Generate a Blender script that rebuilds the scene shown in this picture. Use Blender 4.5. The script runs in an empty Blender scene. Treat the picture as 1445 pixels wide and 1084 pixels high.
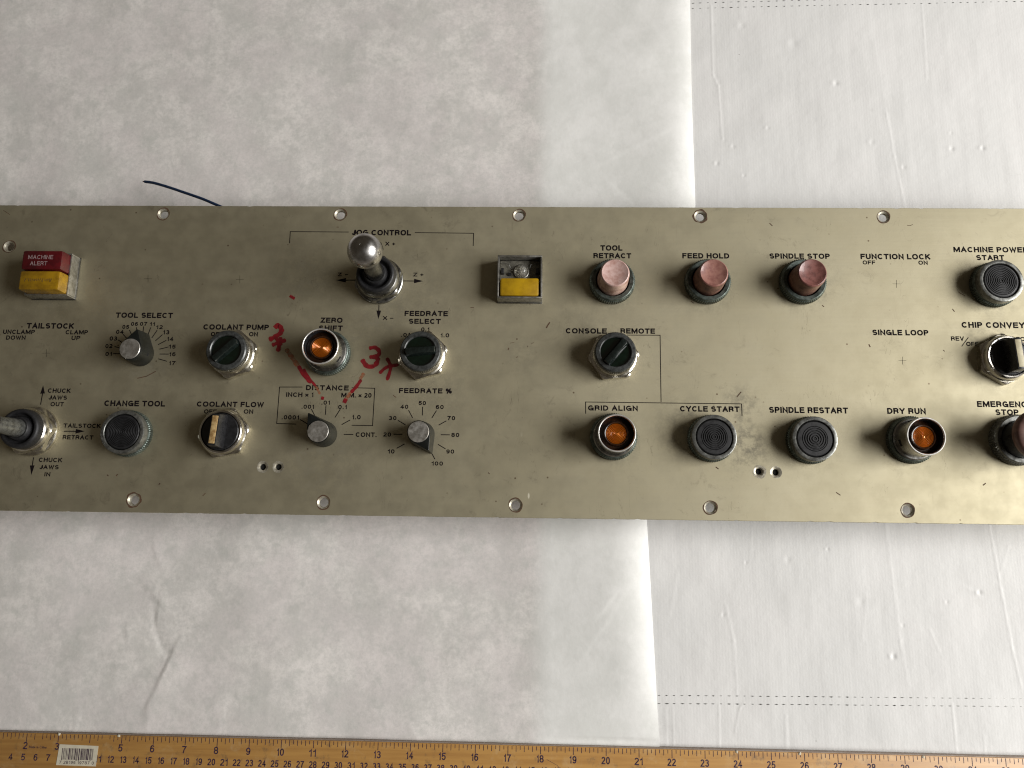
import bpy, bmesh, math, random
from math import sin, cos, pi, radians, sqrt
from mathutils import Matrix, Vector, noise as mnoise
import numpy as np
random.seed(7)
SC = bpy.context.scene
MM = 0.001
# ------------------------------------------------------------------ camera
F, CX, CY = 1081.17, 722.5, 542.0
CAM = Vector((313.41, -259.18, 643.12))
RM = Matrix(((0.99960933, -0.00929703, 0.026358), (0.014078, 0.98217018, -0.18746612), (-0.02414516, 0.18776395, 0.98191736)))
cam = bpy.data.cameras.new('camera')
cam.sensor_width = 36.0
cam.lens = F / 1445.0 * 36.0
cam.clip_start, cam.clip_end = 0.02, 50
camo = bpy.data.objects.new('camera', cam)
SC.collection.objects.link(camo)
camo.matrix_world = Matrix.Translation(CAM * MM) @ RM.to_4x4()
SC.camera = camo
SC.cycles.filter_width = 1.15
# ------------------------------------------------------------------ light
SC.view_settings.view_transform = 'Standard'
SC.view_settings.look = 'None'
SC.view_settings.exposure = 0.0
SC.view_settings.gamma = 1.0
world = bpy.data.worlds.new('World')
SC.world = world
world.use_nodes = True
bg = world.node_tree.nodes['Background']
bg.inputs[0].default_value = (1.0, 0.83, 0.62, 1)
bg.inputs[1].default_value = 0.06
wl = bpy.data.lights.new('window_light', 'AREA')
wl.shape = 'RECTANGLE'
wl.size, wl.size_y = 1.9, 1.5
wl.energy = 116
wl.color = (1.0, 0.985, 0.96)
wlo = bpy.data.objects.new('window_light', wl)
SC.collection.objects.link(wlo)
wlo.location = (2.66, -0.34, 1.42)
wlo.rotation_euler = (Vector((0.35, -0.20, 0.02)) - wlo.location).to_track_quat('-Z', 'Y').to_euler()

ZP = 40.0      # top face of the plate above the table, mm


def at(px, py, z=ZP):
    d = RM @ Vector(((px - CX) / F, -(py - CY) / F, -1))
    return CAM + d * ((z - CAM.z) / d.z)


# ------------------------------------------------------------------ materials
MATS = {}


class NT:
    def __init__(s, name):
        s.m = bpy.data.materials.new(name)
        s.m.use_nodes = True
        s.t = s.m.node_tree
        s.b = s.t.nodes['Principled BSDF']
        s.co = None
        s.vary = False
        MATS[name] = s.m

    def n(s, typ, **kw):
        nd = s.t.nodes.new(typ)
        for k, v in kw.items():
            setattr(nd, k, v)
        return nd

    def put(s, sock, v):
        if isinstance(v, bpy.types.NodeSocket):
            s.t.links.new(v, sock)
        elif isinstance(v, (tuple, list)) and len(v) == 3 and len(sock.default_value) == 4:
            sock.default_value = (*v, 1)
        else:
            sock.default_value = v

    def coord(s, scale=(1, 1, 1), off=(0, 0, 0)):
        if s.co is None:
            s.co = s.n('ShaderNodeTexCoord').outputs['Object']
            if s.vary:
                oi = s.n('ShaderNodeObjectInfo')
                va = s.n('ShaderNodeVectorMath', operation='ADD')
                s.put(va.inputs[0], s.co)
                s.put(va.inputs[1], s.math('MULTIPLY', oi.outputs['Random'], 3.0))
                s.co = va.outputs[0]
        mp = s.n('ShaderNodeMapping')
        s.t.links.new(s.co, mp.inputs[0])
        mp.inputs['Scale'].default_value = scale
        mp.inputs['Location'].default_value = off
        return mp.outputs[0]

    def noise(s, scale, detail=4, rough=0.55, st=(1, 1, 1), off=(0, 0, 0), dist=0.0):
        nd = s.n('ShaderNodeTexNoise')
        s.put(nd.inputs['Vector'], s.coord(st, off))
        nd.inputs['Scale'].default_value = scale
        nd.inputs['Detail'].default_value = detail
        nd.inputs['Roughness'].default_value = rough
        nd.inputs['Distortion'].default_value = dist
        return nd.outputs[0]

    def ramp(s, v, a, b, lo=0.0, hi=1.0, smooth=True):
        nd = s.n('ShaderNodeMapRange')
        if smooth:
            nd.interpolation_type = 'SMOOTHSTEP'
        s.put(nd.inputs[0], v)
        for i, x in enumerate((a, b, lo, hi)):
            nd.inputs[i + 1].default_value = x
        return nd.outputs[0]

    def math(s, op, a, b=0.0, c=0.0):
        nd = s.n('ShaderNodeMath', operation=op)
        s.put(nd.inputs[0], a)
        s.put(nd.inputs[1], b)
        s.put(nd.inputs[2], c)
        return nd.outputs[0]

    def mix(s, f, a, b):
        nd = s.n('ShaderNodeMix', data_type='RGBA')
        s.put(nd.inputs[0], f)
        s.put(nd.inputs[6], a)
        s.put(nd.inputs[7], b)
        return nd.outputs[2]

    def spot(s, x, y, r, soft):
        """1 inside a round patch about (x, y) in metres of the object's own space"""
        mp = s.coord((1, 1, 0), (-x, -y, 0))
        nd = s.n('ShaderNodeVectorMath', operation='LENGTH')
        s.put(nd.inputs[0], mp)
        return s.ramp(nd.outputs['Value'], r - soft, r + soft, 1, 0)

    def bump(s, h, strength, dist, prev=None):
        nd = s.n('ShaderNodeBump')
        nd.inputs['Strength'].default_value = strength
        nd.inputs['Distance'].default_value = dist
        s.put(nd.inputs['Height'], h)
        if prev is not None:
            s.put(nd.inputs['Normal'], prev)
        return nd.outputs[0]

    def set(s, **kw):
        names = dict(col='Base Color', metal='Metallic', rough='Roughness', normal='Normal', coat='Coat Weight', cr='Coat Roughness',
                     spec='Specular IOR Level', trans='Transmission Weight', ior='IOR', alpha='Alpha', sss='Subsurface Weight', aniso='Anisotropic')
        for k, v in kw.items():
            s.put(s.b.inputs[names[k]], v)
        return s


def simple(name, col, metal=0.0, rough=0.5, var=0.25, scale=300, bumpd=0.0, dark=None, coat=0.0, spec=0.5):
    """plain stuff with worn, blotchy colour and uneven gloss"""
    t = NT(name)
    t.vary = True
    nz = t.noise(scale, 5, 0.65)
    f = t.ramp(nz, 0.35, 0.7)
    d = dark if dark else tuple(c * (1 - var) for c in col)
    t.set(col=t.mix(f, col, d), metal=metal, coat=coat, spec=spec,
          rough=t.ramp(t.noise(scale * 0.6, 4, 0.6, off=(3, 1, 2)), 0.3, 0.7, max(0.05, rough - 0.1), min(1, rough + 0.12)))
    if bumpd:
        t.set(normal=t.bump(nz, 0.5, bumpd))
    return t.m


def make_materials():
    # face plate: lightly brushed, satin, yellowed, with grease and scratches
    t = NT('plate_metal')
    big = t.noise(9, 5, 0.6)
    mid = t.noise(38, 6, 0.65, off=(.3, .7, 0))
    fine = t.noise(300, 4, 0.7)
    brush = t.noise(420, 3, 0.6, st=(0.03, 1, 1))
    scr = t.noise(90, 5, 0.8, st=(1, 1, 1), dist=1.6, off=(5, 2, 0))
    c = t.mix(t.ramp(big, .38, .62), (0.495, 0.452, 0.325), (0.47, 0.427, 0.302))
    c = t.mix(t.ramp(mid, .48, .72, 0, .22), c, (0.42, 0.37, 0.26))
    c = t.mix(t.ramp(brush, .4, .7, 0, .10), c, (0.40, 0.37, 0.28))
    c = t.mix(t.ramp(fine, .63, .74, 0, .30), c, (0.36, 0.32, 0.23))
    dirt = None
    for (px, py, r, so, w) in ((1050, 628, 15, 16, .85), (968, 606, 20, 20, .55), (1045, 575, 14, 12, .55), (205, 508, 20, 14, .55), (735, 500, 14, 13, .35),
                               (430, 385, 22, 20, .4), (540, 436, 20, 12, .5), (452, 650, 26, 20, .5), (610, 560, 26, 20, .3), (590, 420, 30, 25, .25),
                               (1150, 395, 16, 20, .3), (830, 470, 30, 25, .22), (500, 470, 16, 22, .45), (178, 512, 12, 10, .5), (1395, 480, 18, 15, .35)) + tuple((x, y, 20, 12, .42) for x, y in ((864, 404), (998, 404), (1132, 404), (733, 400), (331, 502), (318, 614), (184, 616), (865, 620), (1141, 625),
                                                                (1398, 410), (1408, 512), (1425, 625), (1280, 625), (595, 615), (865, 506), (597, 505), (464, 502), (80, 400), (45, 612))):
        p = at(px, py)
        k = t.math('MULTIPLY', t.spot(p.x * MM, p.y * MM, r * MM, so * MM), w)
        dirt = k if dirt is None else t.math('MAXIMUM', dirt, k)
    grime = t.math('MULTIPLY', dirt, t.ramp(t.noise(120, 6, .75, off=(1, 8, 0)), .40, .66))
    c = t.mix(grime, c, (0.13, 0.115, 0.085))
    # hairline scratches and general handling dirt
    scv = t.noise(55, 3, .5, st=(1, .22, 1), dist=2.2, off=(3, 7, 0))
    hair = t.math('MULTIPLY', t.ramp(t.math('ABSOLUTE', t.math('SUBTRACT', scv, .5)), 0, .0035, 1, 0), t.ramp(t.noise(22, 3, .6, off=(6, 2, 0)), .52, .62))
    c = t.mix(t.math('MULTIPLY', hair, .5), c, (0.17, 0.14, 0.10))
    smear = t.math('MULTIPLY', t.ramp(t.noise(70, 6, .8, off=(2, 6, 0), dist=.8), .54, .70), t.ramp(t.noise(11, 3, .5, off=(8, 8, 0)), .46, .60))
    c = t.mix(t.math('MULTIPLY', smear, .38), c, (0.20, 0.17, 0.125))
    # specks and nicks
    vor = t.n('ShaderNodeTexVoronoi')
    t.put(vor.inputs['Vector'], t.coord((1, 1, 0)))
    vor.inputs['Scale'].default_value = 75
    speck = t.math('MULTIPLY', t.ramp(vor.outputs['Distance'], .03, .075, 1, 0), t.ramp(t.noise(25, 2, .5, off=(9, 9, 0)), .45, .56))
    c = t.mix(t.math('MULTIPLY', speck, .8), c, (0.13, 0.08, 0.045))
    vor2 = t.n('ShaderNodeTexVoronoi')
    t.put(vor2.inputs['Vector'], t.coord((1, .35, 0), (2, 3, 0)))
    vor2.inputs['Scale'].default_value = 38
    nick = t.math('MULTIPLY', t.ramp(vor2.outputs['Distance'], .02, .04, 1, 0), t.ramp(t.noise(18, 2, .5, off=(4, 1, 0)), .50, .62))
    c = t.mix(nick, c, (0.8, 0.76, 0.62))
    t.set(col=c, metal=t.ramp(grime, 0, 1, .93, .1), rough=t.ramp(t.noise(60, 4, .6, off=(2, 2, 2)), .3, .7, .59, .67))
    b = t.bump(t.noise(5.5, 3, .5, off=(1, 1, 0)), .3, .003)
    b = t.bump(brush, .12, .0002, b)
    b = t.bump(mid, .12, .0006, b)
    t.set(normal=b)
    # paper over the table: thin, a little see-through, cloudy
    t = NT('tracing_paper')
    c1 = t.noise(26, 7, .72)
    c2 = t.noise(13, 4, .6, off=(7, 3, 0))
    fib = t.noise(95, 7, .80)
    # the stack of layers is whiter where the paper lies on the white cardboard
    sep = t.n('ShaderNodeSeparateXYZ')
    t.put(sep.inputs[0], t.coord((1, 1, 1)))
    over = t.ramp(t.math('ADD', sep.outputs[0], t.ramp(t.noise(30, 3, .5), 0, 1, -.002, .002)), .311, .331)
    a = t.mix(t.ramp(c1, .40, .60), (0.88, 0.84, 0.805), (0.70, 0.68, 0.645))
    a = t.mix(t.ramp(c2, .42, .60, 0, .5), a, (0.76, 0.70, 0.69))
    a = t.mix(t.ramp(fib, .42, .66, 0, .5), a, (0.61, 0.60, 0.575))
    a = t.mix(t.ramp(t.noise(60, 6, .75, off=(4, 9, 0)), .50, .68, 0, .45), a, (0.56, 0.57, 0.53))
    a = t.mix(t.ramp(t.noise(320, 5, .8, off=(2, 2, 0)), .40, .66, 0, .30), a, (0.55, 0.54, 0.52))
    b_ = t.mix(t.ramp(c1, .38, .64), (0.90, 0.895, 0.87), (0.82, 0.82, 0.79))
    b_ = t.mix(t.ramp(fib, .42, .70, 0, .3), b_, (0.74, 0.74, 0.71))
    t.set(col=t.mix(over, a, b_), rough=.75, spec=.2, normal=t.bump(t.noise(70, 5, .6), .25, .0012))
    # white lined cardboard with faint corrugation
    t = NT('white_cardboard')
    wv = t.n('ShaderNodeTexWave', wave_type='BANDS', bands_direction='X')
    t.put(wv.inputs['Vector'], t.coord((1, 1, 1)))
    wv.inputs['Scale'].default_value = 37
    wv.inputs['Distortion'].default_value = .5
    wv.inputs['Detail'].default_value = 2
    wv2 = t.n('ShaderNodeTexWave', wave_type='BANDS', bands_direction='X')
    t.put(wv2.inputs['Vector'], t.coord((1, 1, 1)))
    wv2.inputs['Scale'].default_value = 130
    wv2.inputs['Distortion'].default_value = 1.5
    streak = t.noise(160, 4, .6, st=(1, .06, 1))
    c = t.mix(t.ramp(t.noise(10, 4, .6), .35, .65), (0.80, 0.79, 0.775), (0.765, 0.76, 0.745))
    c = t.mix(t.ramp(streak, .4, .7, 0, .05), c, (0.64, 0.64, 0.63))
    vor = t.n('ShaderNodeTexVoronoi')
    t.put(vor.inputs['Vector'], t.coord((1, 1, 0)))
    vor.inputs['Scale'].default_value = 60
    speck = t.math('MULTIPLY', t.ramp(vor.outputs['Distance'], .02, .05, 1, 0), t.ramp(t.noise(14, 3, .5, off=(9, 9, 0)), .56, .66))
    c = t.mix(t.math('MULTIPLY', speck, .6), c, (0.2, 0.18, 0.16))
    c = t.mix(t.math('MULTIPLY', t.ramp(t.noise(30, 6, .75, off=(1, 2, 0), dist=.6), .60, .74), .16), c, (0.45, 0.43, 0.40))
    b = t.bump(wv.outputs[1], .03, .0006)
    b = t.bump(wv2.outputs[1], .035, .0003, b)
    b = t.bump(streak, .07, .0004, b)
    b = t.bump(t.noise(35, 6, .62), .32, .002, b)
    t.set(col=c, rough=.6, spec=.3, normal=b)
    # table
    t = NT('table_wood')
    c = t.mix(t.ramp(t.noise(20, 5, .6, st=(1, .1, 1)), .35, .65), (0.42, 0.37, 0.33), (0.34, 0.30, 0.26))
    t.set(col=c, rough=.6)
    # ruler wood
    t = NT('ruler_wood')
    g = t.noise(260, 5, .65, st=(.05, 1, 1))
    c = t.mix(t.ramp(g, .35, .7), (0.56, 0.305, 0.09), (0.45, 0.23, 0.068))
    c = t.mix(t.ramp(t.noise(60, 5, .7, off=(1, 0, 0)), .52, .72, 0, .5), c, (0.62, 0.43, 0.22))
    c = t.mix(t.ramp(t.noise(110, 5, .7, off=(4, 0, 0)), .55, .72, 0, .6), c, (0.20, 0.13, 0.07))
    t.set(col=c, rough=.42, coat=.25, cr=.35, normal=t.bump(g, .2, .0002))
    simple('ruler_side_wood', (0.34, 0.27, 0.22), rough=.7, scale=500)
    # inks
    t = NT('black_ink')
    t.set(col=t.mix(t.ramp(t.noise(420, 5, .75), .64, .78), (0.009, 0.006, 0.007), (0.15, 0.13, 0.095)), rough=.75, metal=0.0, spec=.08)
    simple('ruler_ink', (0.03, 0.015, 0.03), rough=.5, var=-1.5, scale=600)
    t = NT('red_marker')
    c = t.mix(t.ramp(t.noise(260, 4, .6), .3, .7), (0.27, 0.012, 0.018), (0.16, 0.01, 0.014))
    t.set(col=c, rough=.4)
    t.set(alpha=t.ramp(t.noise(420, 5, .7, off=(3, 3, 0)), .30, .45, .6, 1))
    t = NT('faded_red_marker')
    t.set(col=(0.36, 0.13, 0.06), rough=.5)
    t.set(alpha=t.ramp(t.noise(420, 5, .7, off=(3, 3, 0)), .34, .62, .15, .8))
    simple('white_ink', (0.42, 0.30, 0.30), rough=.5, var=.6, scale=2500)
    # metals
    simple('chrome', (0.72, 0.70, 0.66), metal=1, rough=.20, dark=(0.58, 0.54, 0.46), scale=160)
    simple('nut_steel', (0.74, 0.71, 0.63), metal=1, rough=.27, dark=(0.52, 0.49, 0.42), scale=200)
    simple('shroud_chrome', (0.80, 0.78, 0.74), metal=1, rough=.20, dark=(0.72, 0.69, 0.62), scale=90)
    simple('bright_rim', (0.74, 0.73, 0.70), metal=.6, rough=.38, dark=(0.60, 0.58, 0.54), scale=200)
    simple('dark_steel', (0.30, 0.295, 0.28), metal=1, rough=.32, dark=(0.16, 0.16, 0.15), scale=200)
    simple('ball_steel', (0.50, 0.49, 0.48), metal=1, rough=.27, dark=(0.30, 0.29, 0.28), scale=130)
    simple('green_steel', (0.155, 0.185, 0.17), metal=.75, rough=.42, dark=(0.06, 0.075, 0.065), scale=300)
    simple('bezel_steel', (0.25, 0.255, 0.24), metal=.7, rough=.32, dark=(0.11, 0.11, 0.10), scale=300)
    simple('satin_aluminium', (0.62, 0.60, 0.56), metal=.85, rough=.42, dark=(0.36, 0.34, 0.30), scale=330)
    simple('box_steel', (0.40, 0.39, 0.36), metal=.8, rough=.38, dark=(0.24, 0.23, 0.20), scale=300)
    simple('hole_steel', (0.60, 0.57, 0.47), metal=.6, rough=.42, dark=(0.30, 0.26, 0.19), scale=500)
    simple('socket_beige', (0.20, 0.19, 0.155), rough=.5, dark=(0.09, 0.085, 0.07), scale=260)
    simple('bright_yellow_plastic', (0.52, 0.31, 0.008), rough=.32, dark=(0.33, 0.185, 0.006), scale=70, coat=.35)  # lighter copy of the block yellow; its luminous look is put into the colour
    simple('rust', (0.12, 0.06, 0.03), rough=.85, dark=(0.05, 0.03, 0.018), scale=900)
    # plastics
    simple('black_plastic', (0.012, 0.012, 0.013), rough=.34, var=-.9, scale=420)
    simple('black_rubber', (0.011, 0.011, 0.012), rough=.50, var=-.5, scale=420)
    simple('knob_plastic', (0.007, 0.0085, 0.008), rough=.42, dark=(0.004, 0.005, 0.004), scale=160)
    simple('dark_hollow', (0.006, 0.006, 0.006), rough=.9, var=0)
    simple('green_plastic', (0.0014, 0.0055, 0.003), rough=.12, var=-.8, scale=300, coat=.6)
    simple('green_bar_plastic', (0.006, 0.009, 0.008), rough=.24, var=-.8, scale=420, coat=.3)
    simple('grey_bezel_plastic', (0.085, 0.09, 0.088), rough=.34, metal=.35, dark=(0.035, 0.036, 0.035), scale=330)
    simple('pale_pink_plastic', (0.62, 0.43, 0.39), rough=.36, dark=(0.44, 0.25, 0.21), scale=230, coat=.25)
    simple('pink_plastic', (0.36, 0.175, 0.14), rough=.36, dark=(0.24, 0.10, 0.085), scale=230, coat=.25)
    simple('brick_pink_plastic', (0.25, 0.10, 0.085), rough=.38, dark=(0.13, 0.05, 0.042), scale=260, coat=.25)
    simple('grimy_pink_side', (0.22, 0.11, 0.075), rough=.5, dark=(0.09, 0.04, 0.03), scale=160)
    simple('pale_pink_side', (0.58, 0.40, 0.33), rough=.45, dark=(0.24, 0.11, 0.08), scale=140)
    simple('mushroom_plastic', (0.20, 0.105, 0.085), rough=.45, dark=(0.10, 0.05, 0.04), scale=100)
    simple('red_block_plastic', (0.095, 0.004, 0.007), rough=.34, dark=(0.05, 0.003, 0.005), scale=160, coat=.2)
    simple('yellow_block_plastic', (0.34, 0.19, 0.006), rough=.36, dark=(0.19, 0.10, 0.005), scale=110, coat=.35)
    simple('ivory_plastic', (0.60, 0.43, 0.20), rough=.5, dark=(0.26, 0.14, 0.045), scale=260)
    simple('pale_ivory_plastic', (0.62, 0.56, 0.38), rough=.5, dark=(0.45, 0.40, 0.26), scale=200)
    simple('sticker_paper', (0.66, 0.61, 0.48), rough=.6, var=.12)
    simple('brown_lens_holder', (0.055, 0.022, 0.010), rough=.28, var=.6, scale=300, coat=.4)
    simple('blue_wire', (0.012, 0.035, 0.095), rough=.4, var=.3)
    simple('copper', (0.30, 0.13, 0.06), metal=.8, rough=.5)
    t = NT('amber_lens')
    t.set(col=(0.46, 0.125, 0.006), metal=.6, rough=.36, coat=.8, cr=.08)
    t = NT('clear_bulb')
    t.set(col=(0.9, 0.88, 0.8), trans=.85, rough=.06, ior=1.45)


make_materials()
M = MATS


# ------------------------------------------------------------------ mesh helpers (millimetres in, metres out)
class MB:
    def __init__(s):
        s.v, s.f = [], []

    def add(s, vs, fs):
        o = len(s.v)
        s.v += [tuple(x) for x in vs]
        s.f += [tuple(i + o for i in q) for q in fs]
        return s

    def lathe(s, prof, seg=64, cx=0, cy=0, mod=None, cap0=False, cap1=False, closed=False):
        vs, fs = [], []
        n = len(prof)
        for i, (r, z) in enumerate(prof):
            for k in range(seg):
                a = 2 * pi * k / seg
                rr = r * (mod(i, k, a) if mod else 1)
                vs.append((cx + rr * cos(a), cy + rr * sin(a), z))
        rng = n if closed else n - 1
        for i in range(rng):
            j = (i + 1) % n
            for k in range(seg):
                k2 = (k + 1) % seg
                fs.append((i * seg + k, i * seg + k2, j * seg + k2, j * seg + k))
        if cap0:
            fs.append(tuple(reversed(range(seg))))
        if cap1:
            fs.append(tuple((n - 1) * seg + k for k in range(seg)))
        return s.add(vs, fs)

    def prism(s, pts, z0, z1, top=None):
        n = len(pts)
        top = top or pts
        vs = [(x, y, z0) for x, y in pts] + [(p[0], p[1], p[2] if len(p) > 2 else z1) for p in top]
        fs = [tuple(reversed(range(n))), tuple(range(n, 2 * n))]
        fs += [(i, (i + 1) % n, n + (i + 1) % n, n + i) for i in range(n)]
        return s.add(vs, fs)

    def box(s, x0, x1, y0, y1, z0, z1):
        return s.prism([(x0, y0), (x1, y0), (x1, y1), (x0, y1)], z0, z1)

    def tube(s, path, r, seg=12):
        vs, fs = [], []
        P = [Vector(p) for p in path]
        up = Vector((0, 0, 1))
        for i, p in enumerate(P):
            t = (P[min(i + 1, len(P) - 1)] - P[max(i - 1, 0)]).normalized()
            a = t.cross(up if abs(t.z) < .9 else Vector((1, 0, 0))).normalized()
            b = t.cross(a)
            ri = r[i] if isinstance(r, (list, tuple)) else r
            for k in range(seg):
                q = 2 * pi * k / seg
                vs.append(tuple(p + (a * cos(q) + b * sin(q)) * ri))
        for i in range(len(P) - 1):
            for k in range(seg):
                k2 = (k + 1) % seg
                fs.append((i * seg + k, i * seg + k2, (i + 1) * seg + k2, (i + 1) * seg + k))
        fs.append(tuple(range(seg)))
        fs.append(tuple(reversed(range((len(P) - 1) * seg, len(P) * seg))))
        return s.add(vs, fs)

    def mesh(s, name, mat, bevel=0.0, ang=32, smooth=True, recalc=True):
        me = bpy.data.meshes.new(name)
        me.from_pydata([(x * MM, y * MM, z * MM) for x, y, z in s.v], [], s.f)
        if recalc or bevel:
            bm = bmesh.new()
            bm.from_mesh(me)
            if recalc:
                bmesh.ops.recalc_face_normals(bm, faces=bm.faces)
            if bevel:
                es = [e for e in bm.edges if len(e.link_faces) == 2 and e.calc_face_angle(0) > radians(25)]
                bmesh.ops.bevel(bm, geom=es, offset=bevel * MM, segments=2, profile=.5, affect='EDGES', clamp_overlap=True)
            bm.to_mesh(me)
            bm.free()
        if smooth:
            me.shade_smooth()
            me.set_sharp_from_angle(angle=radians(ang))
        me.materials.append(M[mat] if isinstance(mat, str) else mat)
        return me


def obj(name, data, parent=None, loc=(0, 0, 0), rz=0.0, **props):
    o = bpy.data.objects.new(name, data)
    SC.collection.objects.link(o)
    if parent is not None:
        o.parent = parent
    o.location = Vector(loc) * MM
    o.rotation_euler = (0, 0, rz)
    for k, v in props.items():
        o[k] = v
    return o


CACHE = {}


def cached(key, fn):
    if key not in CACHE:
        CACHE[key] = fn()
    return CACHE[key]


# ------------------------------------------------------------------ lettering: my own single-stroke grotesque
def arc(cx, cy, rx, ry, a0, a1, n=10):
    return [(cx + rx * cos(radians(a0 + (a1 - a0) * i / n)), cy + ry * sin(radians(a0 + (a1 - a0) * i / n))) for i in range(n + 1)]


def so(w, y0=0.0, y1=1.0):       # squarish closed oval
    pts = []
    for i in range(24):
        a = 2 * pi * i / 24
        c, s_ = cos(a), sin(a)
        pts.append((w / 2 + w / 2 * math.copysign(abs(c) ** .86, c), (y0 + y1) / 2 + (y1 - y0) / 2 * math.copysign(abs(s_) ** .9, s_)))
    return pts + [pts[0]]


G = {
    'A': (.76, [[(0, 0), (.38, 1), (.76, 0)], [(.13, .33), (.63, .33)]]),
    'B': (.66, [[(0, 0), (0, 1), (.38, 1)] + arc(.38, .77, .24, .23, 90, -90)[1:] + [(0, .54)], [(.38, .54)] + arc(.40, .27, .26, .27, 90, -90)[1:] + [(0, 0)]]),
    'C': (.74, [arc(.39, .5, .39, .5, 42, 318, 18)]),
    'D': (.70, [[(0, 0), (0, 1), (.30, 1)] + arc(.30, .5, .40, .5, 90, -90, 12)[1:] + [(0, 0)]]),
    'E': (.60, [[(.60, 1), (0, 1), (0, 0), (.62, 0)], [(0, .53), (.55, .53)]]),
    'F': (.56, [[(.56, 1), (0, 1), (0, 0)], [(0, .51), (.50, .51)]]),
    'G': (.78, [arc(.39, .5, .39, .5, 42, 325, 18) + [(.76, .44), (.42, .44)], [(.77, .44), (.77, 0)]]),
    'H': (.68, [[(0, 0), (0, 1)], [(.68, 0), (.68, 1)], [(0, .53), (.68, .53)]]),
    'I': (.0, [[(0, 0), (0, 1)]]),
    'J': (.46, [[(.46, 1), (.46, .25)] + arc(.23, .25, .23, .25, 0, -180) + [(0, .32)]]),
    'K': (.66, [[(0, 0), (0, 1)], [(.62, 1), (0, .38)], [(.22, .58), (.68, 0)]]),
    'L': (.54, [[(0, 1), (0, 0), (.54, 0)]]),
    'M': (.92, [[(0, 0), (0, 1), (.05, 1), (.46, .10), (.87, 1), (.92, 1), (.92, 0)]]),
    'N': (.68, [[(0, 0), (0, 1), (.68, 0), (.68, 1)]]),
    'O': (.82, [so(.82)]),
    'P': (.62, [[(0, 0), (0, 1), (.34, 1)] + arc(.34, .73, .28, .27, 90, -90)[1:] + [(0, .46)]]),
    'R': (.68, [[(0, 0), (0, 1), (.38, 1)] + arc(.38, .75, .26, .25, 90, -90)[1:] + [(0, .50)], [(.38, .50), (.58, .42), (.63, .18), (.68, 0)]]),
    'S': (.66, [arc(.33, .745, .30, .255, 25, 240, 12) + [(.42, .51)] + arc(.35, .26, .31, .26, 62, -155, 12)]),
    'T': (.66, [[(0, 1), (.66, 1)], [(.33, 1), (.33, 0)]]),
    'U': (.66, [[(0, 1), (0, .33)] + arc(.33, .33, .33, .33, 180, 360)[1:] + [(.66, 1)]]),
    'V': (.72, [[(0, 1), (.36, 0), (.72, 1)]]),
    'W': (1.02, [[(0, 1), (.25, 0), (.51, .92), (.77, 0), (1.02, 1)]]),
    'X': (.68, [[(0, 0), (.68, 1)], [(0, 1), (.68, 0)]]),
    'Y': (.70, [[(0, 1), (.35, .44), (.70, 1)], [(.35, .44), (.35, 0)]]),
    'Z': (.62, [[(.02, 1), (.62, 1), (0, 0), (.64, 0)]]),
    '0': (.50, [so(.50)]),
    '1': (.22, [[(0, .76), (.14, .82), (.22, 1), (.22, 0)]]),
    '2': (.50, [arc(.25, .73, .24, .27, 170, -35, 12) + [(.02, .08), (0, 0), (.50, 0)]]),
    '3': (.50, [arc(.24, .76, .22, .24, 165, -80, 10) + [(.20, .53)], [(.20, .53)] + arc(.25, .27, .25, .27, 85, -165, 12)]),
    '4': (.54, [[(.40, 0), (.40, 1), (0, .28), (.54, .28)]]),
    '5': (.50, [[(.46, 1), (.08, 1), (.02, .50)] + arc(.25, .32, .25, .32, 125, -160, 12)]),
    '6': (.50, [arc(.27, .70, .25, .30, 30, 150, 6) + [(0, .5)] + arc(.25, .31, .25, .31, 180, 510, 16)]),
    '7': (.50, [[(0, 1), (.50, 1), (.24, .45), (.16, 0)]]),
    '8': (.50, [so(.46, .53, 1.0)[:], so(.50, 0, .53)]),
    '9': (.50, [arc(.23, .30, .25, .30, 210, 330, 6) + [(.50, .5)] + arc(.25, .69, .25, .31, 0, 330, 16)]),
    '.': (.0, [[(0, 0), (0, .02)]]),
    '%': (.92, [so(.30, .52, 1.0), [(.62 + x, y) for x, y in so(.30, 0, .48)], [(.20, -.02), (.72, 1.02)]]),
    '×': (.44, [[(0, .12), (.44, .62)], [(0, .62), (.44, .12)]]),
    '+': (.50, [[(0, .42), (.50, .42)], [(.25, .14), (.25, .70)]]),
    '-': (.48, [[(0, .42), (.48, .42)]]),
    '/': (.42, [[(0, -.1), (.42, 1.05)]]),
}
LOW = {'a': [so(.36, 0, .6), [(.40, .6), (.40, 0)]], 'd': [so(.38, 0, .6), [(.40, 1), (.40, 0)]], 'e': [[(.02, .32), (.40, .32)] + arc(.2, .3, .2, .3, 5, 310, 12)],
       'i': [[(0, 0), (0, .6)], [(0, .82), (0, .92)]], 'n': [[(0, 0), (0, .6)], [(0, .38)] + arc(.19, .38, .19, .22, 150, 0) + [(.38, 0)]],
       'h': [[(0, 0), (0, 1)], [(0, .38)] + arc(.19, .38, .19, .22, 150, 0) + [(.38, 0)]]}
for k_, v_ in LOW.items():
    G[k_] = (0.0 if k_ == 'i' else .40, v_)


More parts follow.
